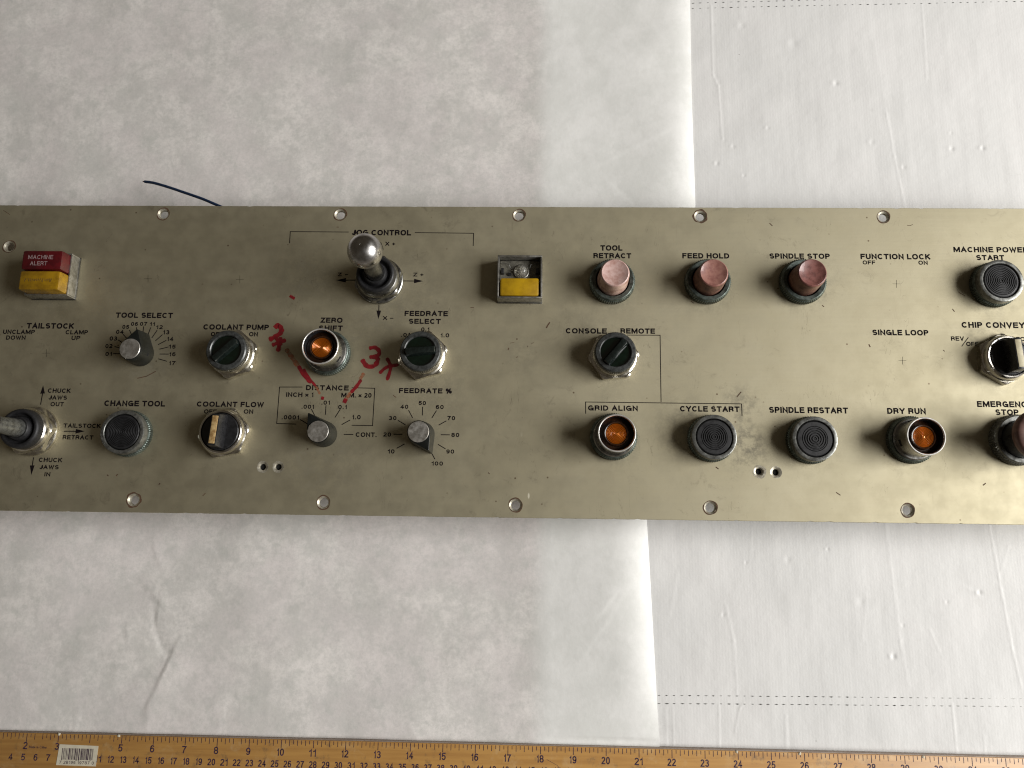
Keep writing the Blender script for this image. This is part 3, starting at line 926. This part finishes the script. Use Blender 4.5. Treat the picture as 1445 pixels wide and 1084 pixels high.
def scrawl(pts, w, mat='red_marker', dz=.09):
    P = [at(*p) for p in pts]
    # smooth the hand-drawn line
    Q = []
    for i in range(len(P) - 1):
        p0, p1, p2, p3 = P[max(i - 1, 0)], P[i], P[i + 1], P[min(i + 2, len(P) - 1)]
        for k in range(5):
            t = k / 5
            Q.append(.5 * ((2 * p1) + (p2 - p0) * t + (2 * p0 - 5 * p1 + 4 * p2 - p3) * t * t + (3 * p1 - p0 - 3 * p2 + p3) * t ** 3))
    Q.append(P[-1])
    c = Q[0]
    mb = MB()
    n = len(Q)
    vs = []
    for i, q in enumerate(Q):
        a = Q[max(i - 1, 0)]
        b = Q[min(i + 1, n - 1)]
        u = Vector((b.x - a.x, b.y - a.y)).normalized()
        v = Vector((-u.y, u.x)) * w * .6 * (1 + .25 * sin(i * 1.7) * random.random()) * (.6 if i in (0, n - 1) else 1)
        vs += [(q.x - c.x + v.x, q.y - c.y + v.y, 0), (q.x - c.x - v.x, q.y - c.y - v.y, 0)]
    mb.add(vs, [(2 * i, 2 * i + 1, 2 * i + 3, 2 * i + 2) for i in range(n - 1)])
    obj('marker_stroke', mb.mesh('marker_stroke', mat, smooth=False), plate, (c.x, c.y, THK / 2 + .25 + dz))


scrawl([Z4(950, 200), Z4(978, 175), Z4(1005, 205), Z4(1000, 240), Z4(950, 275), Z4(900, 300)], 3.3)
scrawl([Z4(925, 345), Z4(980, 325), Z4(1045, 300)], 2.8, dz=.11)
scrawl([Z4(1000, 275), Z4(990, 340), Z4(975, 400)], 2.8, dz=.13)
scrawl([Z4(950, 275), Z4(1010, 345)], 2.2, dz=.15)
scrawl([Z4(1045, 375), Z4(1090, 440), Z4(1150, 525)], 3.0, 'faded_red_marker')
scrawl([Z4(1150, 520), Z4(1200, 600), Z4(1260, 665)], 2.6, dz=.11)
scrawl([Z4(1195, 545), Z4(1240, 620), Z4(1300, 695)], 1.5, dz=.13)
scrawl([Z4(1300, 695), Z4(1335, 760)], 1.6, 'faded_red_marker')
scrawl([Z4(1343, 792), Z4(1368, 798)], 2.3)
scrawl([Z7(678, 298), Z7(720, 292), Z7(748, 320), Z7(735, 348), Z7(680, 358)], 2.7)
scrawl([Z7(700, 352), Z7(738, 372), Z7(715, 415), Z7(665, 418), Z7(630, 372)], 3.0, dz=.11)
scrawl([Z7(748, 468), Z7(800, 425), Z7(880, 408)], 2.2)
scrawl([Z7(798, 362), Z7(825, 425), Z7(800, 515)], 2.4, dz=.11)
scrawl([Z7(645, 465), Z7(615, 510)], 2.4, 'faded_red_marker')
scrawl([Z7(625, 510), Z7(590, 560), Z7(555, 598)], 2.3)
scrawl([Z7(555, 598), Z7(515, 650)], 2.4, 'faded_red_marker')
scrawl([Z7(503, 648), Z7(528, 660)], 3.0, dz=.11)
scrawl([(409, 417.5), (412, 419.5), (416, 421.5)], 2.0)

# small scuffs and rust streaks seen on the plate
for pts, w in (([(194, 534), (207, 531), (220, 524)], .7), ([(771, 463), (773, 459), (776, 455)], 1.0), ([(1280, 318), (1284, 318.5), (1288, 317)], .45), ([(475, 320.5), (478, 320.7)], .6), ([(664, 434), (669, 434.3)], .5),
               ([(717, 494), (718, 491)], .7), ([(728, 504.5), (731, 503.5)], .5), ([(744, 488), (745, 490)], .4), ([(719.5, 484.5), (726, 483)], .3), ([(750, 485), (753, 483.5)], .35), ([(756, 497), (757, 497)], .4),
               ([(1010, 659), (1014, 662)], .8), ([(164, 672), (166, 669)], .9), ([(224, 684), (226, 682)], .9), ([(151, 670), (153, 672)], .8), ([(1344, 436), (1347, 440)], .7), ([(1352, 412), (1362, 418)], .5),
               ([(1331, 494), (1333, 496)], .6), ([(1329, 506), (1330, 507)], .6), ([(1387, 685), (1391, 682)], .8), ([(286, 700), (290, 696)], .5), ([(689, 667), (691, 669)], .6), ([(1040, 560), (1046, 553)], .8), ([(1226, 486), (1228, 490)], .9),
               ([(1180, 695), (1186, 699)], .7), ([(555, 558), (559, 561)], .6), ([(1160, 431), (1163, 433)], .7), ([(1086, 315), (1090, 319)], .7), ([(975, 425), (979, 428)], .6), ([(5, 297), (14, 303)], .4)):
    ink_line(pts, w, 'scuff_mark', 'rust', .055)

# ------------------------------------------------------------------ controls
def knurl(depth=.018):
    return lambda i, k, a: (1 + (depth if k % 2 else -depth)) if i in (2, 3) else 1


def block_mesh():
    return MB().box(-14, 14, -16, 16, -38.5, -3.4).mesh('contact_block', 'black_plastic', bevel=1.0)


def hex_pts(R, rot=0.0):
    return [(R * cos(rot + k * pi / 3), R * sin(rot + k * pi / 3)) for k in range(6)]


def nut_mesh(R, z0, z1, ri, mat):
    """hex nut with rounded corners: radius = min(hex, chamfer circle)"""
    seg = 96

    def hx(a):
        b = (a % (pi / 3)) - pi / 6
        return R * cos(pi / 6) / cos(b)
    mb = MB()
    Rc = R * .965
    rows = [(z0, lambda a: ri), (z0, lambda a: min(hx(a), R * .985)), (z1 - 1.5, lambda a: min(hx(a), R * .985)), (z1 - .7, lambda a: min(hx(a), Rc)), (z1, lambda a: min(hx(a), R * .90)), (z1, lambda a: ri)]
    vs, fs = [], []
    for z, fn in rows:
        for k in range(seg):
            a = 2 * pi * k / seg
            r = fn(a)
            vs.append((r * cos(a), r * sin(a), z))
    for i in range(len(rows) - 1):
        for k in range(seg):
            k2 = (k + 1) % seg
            fs.append((i * seg + k, i * seg + k2, (i + 1) * seg + k2, (i + 1) * seg + k))
    return mb.add(vs, fs).mesh('hex_nut', mat, ang=22)


def knurled_ring(mat='green_steel', R=18.3, h=7.5, ri=13.6):
    return cached(('ring', mat, R, h, ri), lambda: MB().lathe([(ri, 0), (R - .4, 0), (R, .8), (R, h - 2.4), (R - .7, h - 1.6), (R - 1.1, h - .4), (R - 1.6, h), (ri + .3, h - .4), (ri, h - 1), (ri, .2)], 128,
                                                              mod=knurl()).mesh('knurled_ring', mat, ang=25))


def control(name, px, py, lab, base_mesh, rz=0.0, z=0.0):
    c = at(px, py)
    o = part(name, base_mesh, (c.x, c.y, ZP), rz, label=lab)
    obj('contact_block', cached('blk', block_mesh), o, (0, 0, 0), -rz)
    return o


def push_button(px, py, lab, rings, r0):
    o = control('push_button', px, py, lab, knurled_ring(), random.random())
    obj('bezel', cached('pb_bezel', lambda: MB().lathe([(16.9, 6.4), (17.35, 7.0), (17.35, 12.9), (17.1, 13.4), (16.7, 13.6), (14.6, 13.5), (14.3, 13.1), (14.2, 5.0)], 96).mesh('bezel', 'bezel_steel')), o)

    def cap():
        prof = [(13.9, 6), (13.9, 11.6), (13.5, 12.6), (12.9, 13.1), (r0 + .3, 13.2)]
        r = r0
        stp = (r0 - .5) / rings
        while r > stp * .8:
            prof += [(r, 12.75), (r - stp * .22, 13.35), (r - stp * .55, 13.35), (r - stp * .78, 12.7)]
            r -= stp
        prof += [(.4, 12.8)]
        return MB().lathe(prof, 72, cap1=True).mesh('button_cap', 'black_rubber', ang=28)
    obj('button_cap', cached(('pb_cap', rings), cap), o)
    return o


push_button(184.5, 612.5, 'black ribbed round pushbutton under CHANGE TOOL', 9, 11.6)
push_button(1002.5, 619.5, 'black ribbed round pushbutton under CYCLE START', 6, 9.8)
push_button(1141.5, 622, 'black ribbed round pushbutton under SPINDLE RESTART', 5, 9.6)
push_button(1399.5, 403.5, 'black ribbed round pushbutton under MACHINE POWER START', 8, 11.6)


def red_button(px, py, lab, top, side):
    o = control('push_button', px, py, lab, knurled_ring(h=8.5), random.random())
    obj('collar_well', cached('well', lambda: MB().lathe([(13.5, 6.8), (13.45, 3.4), (10, 3.2)], 64, cap1=True).mesh('collar_well', 'dark_hollow')), o)
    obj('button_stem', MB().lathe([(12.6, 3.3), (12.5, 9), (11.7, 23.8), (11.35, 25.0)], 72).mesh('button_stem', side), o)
    obj('button_cap', MB().lathe([(11.36, 24.96), (11.0, 25.7), (10.4, 26.0), (9.6, 25.7), (7.5, 25.0), (4, 24.4), (.5, 24.2)], 72, cap1=True).mesh('button_cap', top, ang=40), o)
    return o


red_button(863.2, 399.5, 'pale faded pink tall pushbutton under TOOL RETRACT', 'pale_pink_plastic', 'pale_pink_side')
red_button(997, 399.5, 'dusty pink tall pushbutton under FEED HOLD', 'pink_plastic', 'grimy_pink_side')
red_button(1130.5, 399.5, 'dull brick-pink tall pushbutton under SPINDLE STOP', 'brick_pink_plastic', 'grimy_pink_side')

# emergency stop, at the right edge
o = control('emergency_stop', 1430, 622, 'large brownish mushroom-headed button under EMERGENCY STOP', knurled_ring('bezel_steel', 19.4, 10, 14.5))
obj('stem', MB().lathe([(14.3, 3), (14.3, 12), (13.2, 20), (14.0, 28.5)], 72).mesh('stem', 'black_plastic'), o)
obj('button_cap', MB().lathe([(12, 27), (17.6, 28), (19.3, 30), (19.7, 33), (19.2, 35.4), (17.6, 36.7), (14, 37.0), (7, 36.6), (1, 36.4)], 96, cap1=True, cap0=True).mesh('button_cap', 'mushroom_plastic', ang=50), o)


def indicator(px, py, lab, rot=0.0):
    o = control('indicator_light', px, py, lab, knurled_ring(h=7.5, ri=13), rot)
    obj('step_ring', cached('i_step', lambda: MB().lathe([(13, 7), (16.2, 7.1), (16.4, 8.4), (15.6, 9.4), (14.2, 9.5)], 80).mesh('step_ring', 'dark_steel')), o)
    obj('chrome_shroud', cached('i_tube', lambda: MB().lathe([(14.3, 8.8), (14.4, 10), (14.1, 22), (14.45, 25.7), (14.3, 26.2), (13.4, 26.25), (13.1, 25.8), (13.0, 20.5), (12.9, 18)], 96).mesh('chrome_shroud', 'shroud_chrome')), o)
    obj('rim', cached('i_rim', lambda: MB().lathe([(13.85 + .62 * cos(q * pi / 5), 26.1 + .62 * sin(q * pi / 5)) for q in range(10)], 96, closed=True).mesh('rim', 'bright_rim')), o)
    obj('dark_sleeve', cached('i_slv', lambda: MB().lathe([(12.95, 25.3), (12.8, 24.6), (12.75, 19)], 80).mesh('dark_sleeve', 'black_plastic')), o)  # added black sleeve: the dark inside of the shroud is put in as colour
    obj('lens_holder', cached('i_hold', lambda: MB().lathe([(13.2, 19), (12.2, 19.6), (9.6, 19.9), (9.3, 22.2), (8.7, 22.7), (8.2, 22.5), (8.0, 20)], 72).mesh('lens_holder', 'brown_lens_holder')), o)

    def lens():
        prof = [(8.1, 20.5), (8.05, 21.6)]
        r = 7.8
        while r > .9:
            zz = 21.9 + .7 * (1 - (r / 8) ** 2)
            prof += [(r, zz), (r - .35, zz + .28), (r - .75, zz - .12)]
            r -= 1.0
        prof += [(.3, 22.7)]
        return MB().lathe(prof, 64, cap1=True).mesh('amber_lens', 'amber_lens', ang=60)
    obj('amber_lens', cached('i_lens', lens), o)
    for k in range(4):
        a = rot + radians(35) + k * pi / 2
        me = cached('slot', lambda: MB().box(13.6, 14.45, -2.6, 2.6, 12.5, 15.3).mesh('cooling_slot', 'dark_hollow', bevel=.3))
        obj('cooling_slot', me, o, (0, 0, 0), a)
    return o


indicator(464, 499.5, 'amber indicator light in a chrome shroud under ZERO SHIFT', .2)
indicator(865.3, 617, 'amber indicator light in a chrome shroud under GRID ALIGN', .9)
indicator(1283, 621.5, 'amber indicator light in a tall chrome shroud under DRY RUN', 1.4)


def lens_selector(px, py, lab, ang, nrot):
    o = control('selector_switch', px, py, lab, cached('ls_nut', lambda: nut_mesh(21.0, 0, 5.2, 13, 'nut_steel')), nrot)
    k = -nrot
    obj('chrome_sleeve', cached('ls_sl', lambda: MB().lathe([(18.2, 5.2), (18.2, 6.2), (17.0, 7.0), (16.9, 13.2), (16.4, 13.8)], 96).mesh('chrome_sleeve', 'nut_steel')), o)
    obj('knurled_band', cached('ls_kn', lambda: MB().lathe([(15.6, 13.4), (16.2, 13.5), (16.5, 13.9), (16.5, 16.4), (16.2, 16.9), (15.5, 17)], 144, mod=lambda i, k, a: (1.014 if k % 2 else .986) if i in (2, 3) else 1).mesh('knurled_band', 'dark_steel', ang=20)), o)
    obj('bezel', cached('ls_bz', lambda: MB().lathe([(15.6, 16.6), (16.1, 17.3), (16.0, 18.4), (15.2, 19.2), (12.6, 19.5), (11.9, 18.9), (11.7, 17)], 96).mesh('bezel', 'grey_bezel_plastic')), o)
    ln = obj('lens', cached('ls_ln', lambda: MB().lathe([(11.8, 16.8), (11.7, 17.6), (8, 18.0), (.5, 18.1)], 64, cap1=True).mesh('lens', 'green_plastic', ang=60)), o)

    def bar():
        return MB().prism([(-12.4, -3.9), (11.2, -3.9), (12.6, 0), (11.2, 3.9), (-12.4, 3.9)], 17.6, 22.4, top=[(-11.6, -2.0), (10.4, -2.4), (11.6, 0), (10.4, 2.4), (-11.6, 2.0)]).mesh('selector_bar', 'green_bar_plastic', bevel=.5)
    obj('selector_bar', cached('ls_bar', bar), o, (0, 0, 0), ang + k)
    return o


lens_selector(331.5, 501.5, 'dark green selector switch with a diagonal bar under COOLANT PUMP', radians(43), .35)
lens_selector(597.5, 502.8, 'dark green selector switch with its bar near level under FEEDRATE SELECT', radians(186), .28)
lens_selector(865.2, 504.3, 'dark green selector switch with a diagonal bar under CONSOLE REMOTE', radians(50), .1)


def lever_selector(px, py, lab, ang, nrot, ins):
    o = control('selector_switch', px, py, lab, cached('lv_nut', lambda: nut_mesh(21.2, 0, 5.0, 13, 'nut_steel')), nrot)
    obj('chrome_collar', cached('lv_col', lambda: MB().lathe([(18.6, 5), (18.6, 6.0), (17.8, 7), (17.6, 9.5), (17.1, 10.8), (16.3, 11.5), (15.3, 11.4), (14.9, 10.6), (14.8, 8)], 96).mesh('chrome_collar', 'chrome')), o)
    obj('turning_disc', cached('lv_disc', lambda: MB().lathe([(14.7, 9), (14.6, 11.0), (14.0, 11.6), (1, 11.7)], 72, cap1=True).mesh('turning_disc', 'black_plastic')), o)
    lv = obj('lever', cached('lv_bar', lambda: MB().prism([(-13.4, -4.8), (13.4, -4.8), (13.4, 4.8), (-13.4, 4.8)], 11.2, 24, top=[(-12.2, -3.1), (12.2, -3.1), (12.2, 3.1), (-12.2, 3.1)]).mesh('lever', 'black_plastic', bevel=.5)), o,
             (0, 0, 0), ang - nrot)
    obj('ivory_inlay', MB().box(-10.8, 10.8, -2.3, 2.3, 23.5, 24.35).mesh('ivory_inlay', ins, bevel=.25), o, (0, 0, 0), ang - nrot)
    return o


lever_selector(318.5, 611.5, 'black lever selector switch with an amber-stained ivory strip under COOLANT FLOW', radians(86), .2, 'ivory_plastic')
lever_selector(1412.5, 508, 'black lever selector switch with a pale ivory strip under CHIP CONVEYOR', radians(93), .5, 'pale_ivory_plastic')


def tear(rb, L, n=28):
    """outline of a round knob with a pointer along +x"""
    a = math.acos(rb / L)
    pts = [(rb * cos(a + (2 * pi - 2 * a) * i / n), rb * sin(a + (2 * pi - 2 * a) * i / n)) for i in range(n + 1)]
    return pts + [(L, -.35), (L, .35)]


def knob(px, py, lab, ang):
    me = cached('knob', lambda: MB().prism(tear(10.4, 17.4), .3, 18.6, top=[(x, y, 18.6) for x, y in tear(8.9, 16.6)]).mesh('rotary_knob', 'knob_plastic', bevel=.5, ang=40))
    c = at(px, py)
    o = part('rotary_knob', me, (c.x, c.y, ZP), radians(ang), label=lab)
    obj('aluminium_cap', cached('kcap', lambda: MB().lathe([(8.25, 18.3), (8.25, 19.0), (7.95, 19.35), (4, 19.3), (.5, 19.3)], 48, cap1=True).mesh('aluminium_cap', 'satin_aluminium')), o)
    obj('set_screw', cached('kscr', lambda: MB().tube([(0, -8.5, 8), (0, -9.8, 8)], 1.3, 10).mesh('set_screw', 'dark_hollow')), o)
    obj('contact_block', cached('blk', block_mesh), o, (0, 0, 0), -radians(ang))
    return o


knob(200.0, 499.8, 'small black pointer knob with silver cap under TOOL SELECT', 76)
knob(457.8, 613, 'small black pointer knob with silver cap in the DISTANCE dial', 121)
knob(595.2, 613.5, 'small black pointer knob with silver cap in the FEEDRATE % dial', -60)


def joystick(px, py, lab, tip, base, nut, nrot):
    c = at(px, py)
    o = control('joystick', px, py, lab, MB().lathe([(13, 0), (19.6, 0), (19.9, .8), (19.6, 2.6), (18.8, 3.2), (13, 3.2)], 96).mesh('joystick', base), 0)
    obj('hex_nut', nut_mesh(20.3, 3.2, 9.0, 13, nut), o, (0, 0, 0), nrot)
    obj('collar', MB().lathe([(17.6, 9.0), (17.7, 10.2), (16.6, 12.6), (15.8, 13.4), (15.2, 13.5)], 96).mesh('collar', nut), o)
    prof = [(15.5, 12), (15.9, 14.0), (15.7, 18.0), (15.2, 19.6), (14.3, 20.5), (13.2, 20.6), (12.3, 20.0), (11.7, 18.6), (11.2, 17.4), (10.2, 17.2), (9.6, 18.4), (9.0, 21.5), (8.3, 22.4), (7.3, 22.2)]
    obj('rubber_boot', MB().lathe(prof, 80).mesh('rubber_boot', 'black_rubber', ang=60), o)
    T = Vector(tip)
    a = Vector((0, 0, 18))
    n = 12
    path = [a + (T - a) * (i / n) for i in range(n + 1)]
    rr = [7.2, 7.2, 7.1, 7.0, 6.6, 6.3, 6.2, 6.2, 6.4, 7.0, 7.8, 8, 8]
    obj('stick', MB().tube(path, rr, 48).mesh('stick', 'bezel_steel' if base == 'nut_steel' else 'dark_steel'), o)
    ball = [(13.2 * sin(pi * i / 32), -13.2 * cos(pi * i / 32)) for i in range(1, 32)]
    b = obj('ball_knob', MB().lathe(ball, 72, cap0=True, cap1=True).mesh('ball_knob', 'ball_steel', ang=60), o, tip)
    obj('drilled_dimple', MB().lathe([(1.2, 13.24), (.9, 12.9), (.1, 12.85)], 16, cap1=True).mesh('drilled_dimple', 'dark_steel'), b)
    return o


jb = at(536, 397.2)
jt = at(515.1, 354.6, ZP + 62)
joystick(536, 397.2, 'ball-topped joystick with a black boot under JOG CONTROL', (jt.x - jb.x, jt.y - jb.y, 62), 'dark_steel', 'dark_steel', .35)
jb2 = at(50, 609)
joystick(49, 609, 'joystick cut off by the left edge of the picture beside the CHUCK JAWS arrows', (-1, 0, 62), 'nut_steel', 'nut_steel', .12)


# ---- lighted indicator boxes
def housing(depth):
    mb = MB()
    o_, i_ = 18.0, 16.7
    mb.box(-o_, o_, i_, o_, 0, depth)
    mb.box(-o_, o_, -o_, -i_, 0, depth)
    mb.box(-o_, -i_, -i_, i_, 0, depth)
    mb.box(i_, o_, -i_, i_, 0, depth)
    mb.box(-i_, i_, -i_, i_, 0, 3)
    return mb


def legend_block(x0, x1, y0, y1, z0, z1, mat, bev=1.2):
    ins = .8
    return MB().prism([(x0, y0), (x1, y0), (x1, y1), (x0, y1)], z0, z1, top=[(x0 + ins, y0 + ins * .4), (x1 - ins, y0 + ins * .4), (x1 - ins, y1 - ins * .4), (x0 + ins, y1 - ins * .4)]).mesh('legend_block', mat, bevel=bev)


hb = at(733.4, 390.2, ZP + 14)
o = part('indicator_box', housing(14).mesh('indicator_box', 'box_steel', bevel=.25), (hb.x, hb.y, ZP), label='square indicator box with an open bulb cavity above a yellow legend block')
obj('contact_block', cached('blk', block_mesh), o)
obj('legend_block', legend_block(-16.3, 16.3, -16.3, -.6, 3, 13.6, 'bright_yellow_plastic', 1.6), o, label='yellow translucent legend block')
obj('base_washer', MB().box(-18.4, 18.4, -18.6, 18.2, 0, .9).mesh('base_washer', 'dark_steel', bevel=.2), o)
obj('lamp_floor', MB().box(-16.2, 16.2, 0, 16.4, 3, 5).mesh('lamp_floor', 'socket_beige', bevel=.3), o)
obj('lamp_socket', MB().lathe([(6.2, 5), (6.2, 6.2), (5.6, 6.6), (4.6, 6.4)], 40, 1.2, 6.8).mesh('lamp_socket', 'box_steel'), o)
obj('bulb', MB().lathe([(4.9, 5.5)] + [(4.9 * cos(radians(a)), 7.0 + 4.9 * sin(radians(a))) for a in range(0, 90, 10)], 40, 1.2, 6.8, cap1=True, cap0=True).mesh('bulb', 'clear_bulb', ang=80), o)
for sx in (-1, 1):
    obj('spring_clip', MB().box(sx * 14.2 - 1.1, sx * 14.2 + 1.1, 4.2, 8.4, 5, 10.5).mesh('spring_clip', 'black_plastic', bevel=.3), o)
    obj('divider_wire', MB().tube([(sx * 15.8, 14.5, 6), (sx * 9, 12.5, 7), (sx * 8.0, 10.0, 6.5)], .3, 8).mesh('divider_wire', 'dark_steel'), o)
obj('terminal_screw', MB().lathe([(1.5, 5), (1.4, 6.3), (.3, 6.5)], 14, -8.6, 4.6, cap1=True).mesh('terminal_screw', 'dark_hollow'), o)

hr = at(98.6, 387.2, ZP + 12)
hb = Vector((hr.x - 18, hr.y, 0))
o = part('indicator_box', housing(12).mesh('indicator_box', 'box_steel', bevel=.25), (hb.x, hb.y, ZP), label='square indicator box with a red MACHINE ALERT block above a yellow one')
obj('contact_block', cached('blk', block_mesh), o)
obj('base_washer', MB().box(-18.6, 18.6, -18.6, 18.2, 0, .9).mesh('base_washer', 'dark_steel', bevel=.2), o)
obj('legend_block', legend_block(-17.2, 17.2, .25, 17.0, 3, 22.5, 'red_block_plastic', 1.7), o, label='red legend block lettered MACHINE ALERT')
obj('legend_block', legend_block(-17.2, 17.2, -17.0, -.25, 3, 22.5, 'yellow_block_plastic', 1.7), o, label='yellow legend block with worn lettering')
for s, dx, y, w in (('MACHINE', -1.0, 10.9, 20.5), ('ALERT', -2.0, 5.6, 14.0)):
    me = text_mb(s, w, 3.5, t=.15).mesh('legend_lettering', 'white_ink', smooth=False, recalc=False)
    obj('legend_lettering', me, o, (dx, y, 22.58))
wl_ = MB()
for i in range(13):
    x_ = -11 + i * 1.75
    for q in range(2):
        a_ = random.uniform(-1.2, 1.2)
        ribbon(wl_, [(x_ + q * .5, -7.2 + random.uniform(-.4, .4)), (x_ + a_, -9.8 + random.uniform(-.6, 1.2))], .22, 22.56 + .01 * q)
obj('worn_lettering', wl_.mesh('worn_lettering', 'rust', smooth=False), o)

# blue wire poking out behind the plate's top edge
wz = 26
wp = [(345, 306, 33), (304, 288.5, 30), (285, 280.5, 27), (262, 272.5, 23), (240, 265, 19), (218, 258.5, 15), (204.5, 256.5, 12)]
wp = [at(x, y, z) for x, y, z in wp]
Q = []
for i in range(len(wp) - 1):
    p0, p1, p2, p3 = wp[max(i - 1, 0)], wp[i], wp[i + 1], wp[min(i + 2, len(wp) - 1)]
    for k in range(6):
        t = k / 6
        Q.append(.5 * ((2 * p1) + (p2 - p0) * t + (2 * p0 - 5 * p1 + 4 * p2 - p3) * t * t + (3 * p1 - p0 - 3 * p2 + p3) * t ** 3))
Q.append(wp[-1])
w_ = part('wire', MB().tube([tuple(q) for q in Q], 1.25, 14).mesh('wire', 'blue_wire'), (0, 0, 0), label='dark blue insulated wire poking out behind the top edge')
e = Q[-1]
e2 = e + (Q[-1] - Q[-2]).normalized() * 2.2
obj('bare_end', MB().tube([tuple(e), tuple(e2)], .55, 8).mesh('bare_end', 'copper'), w_)
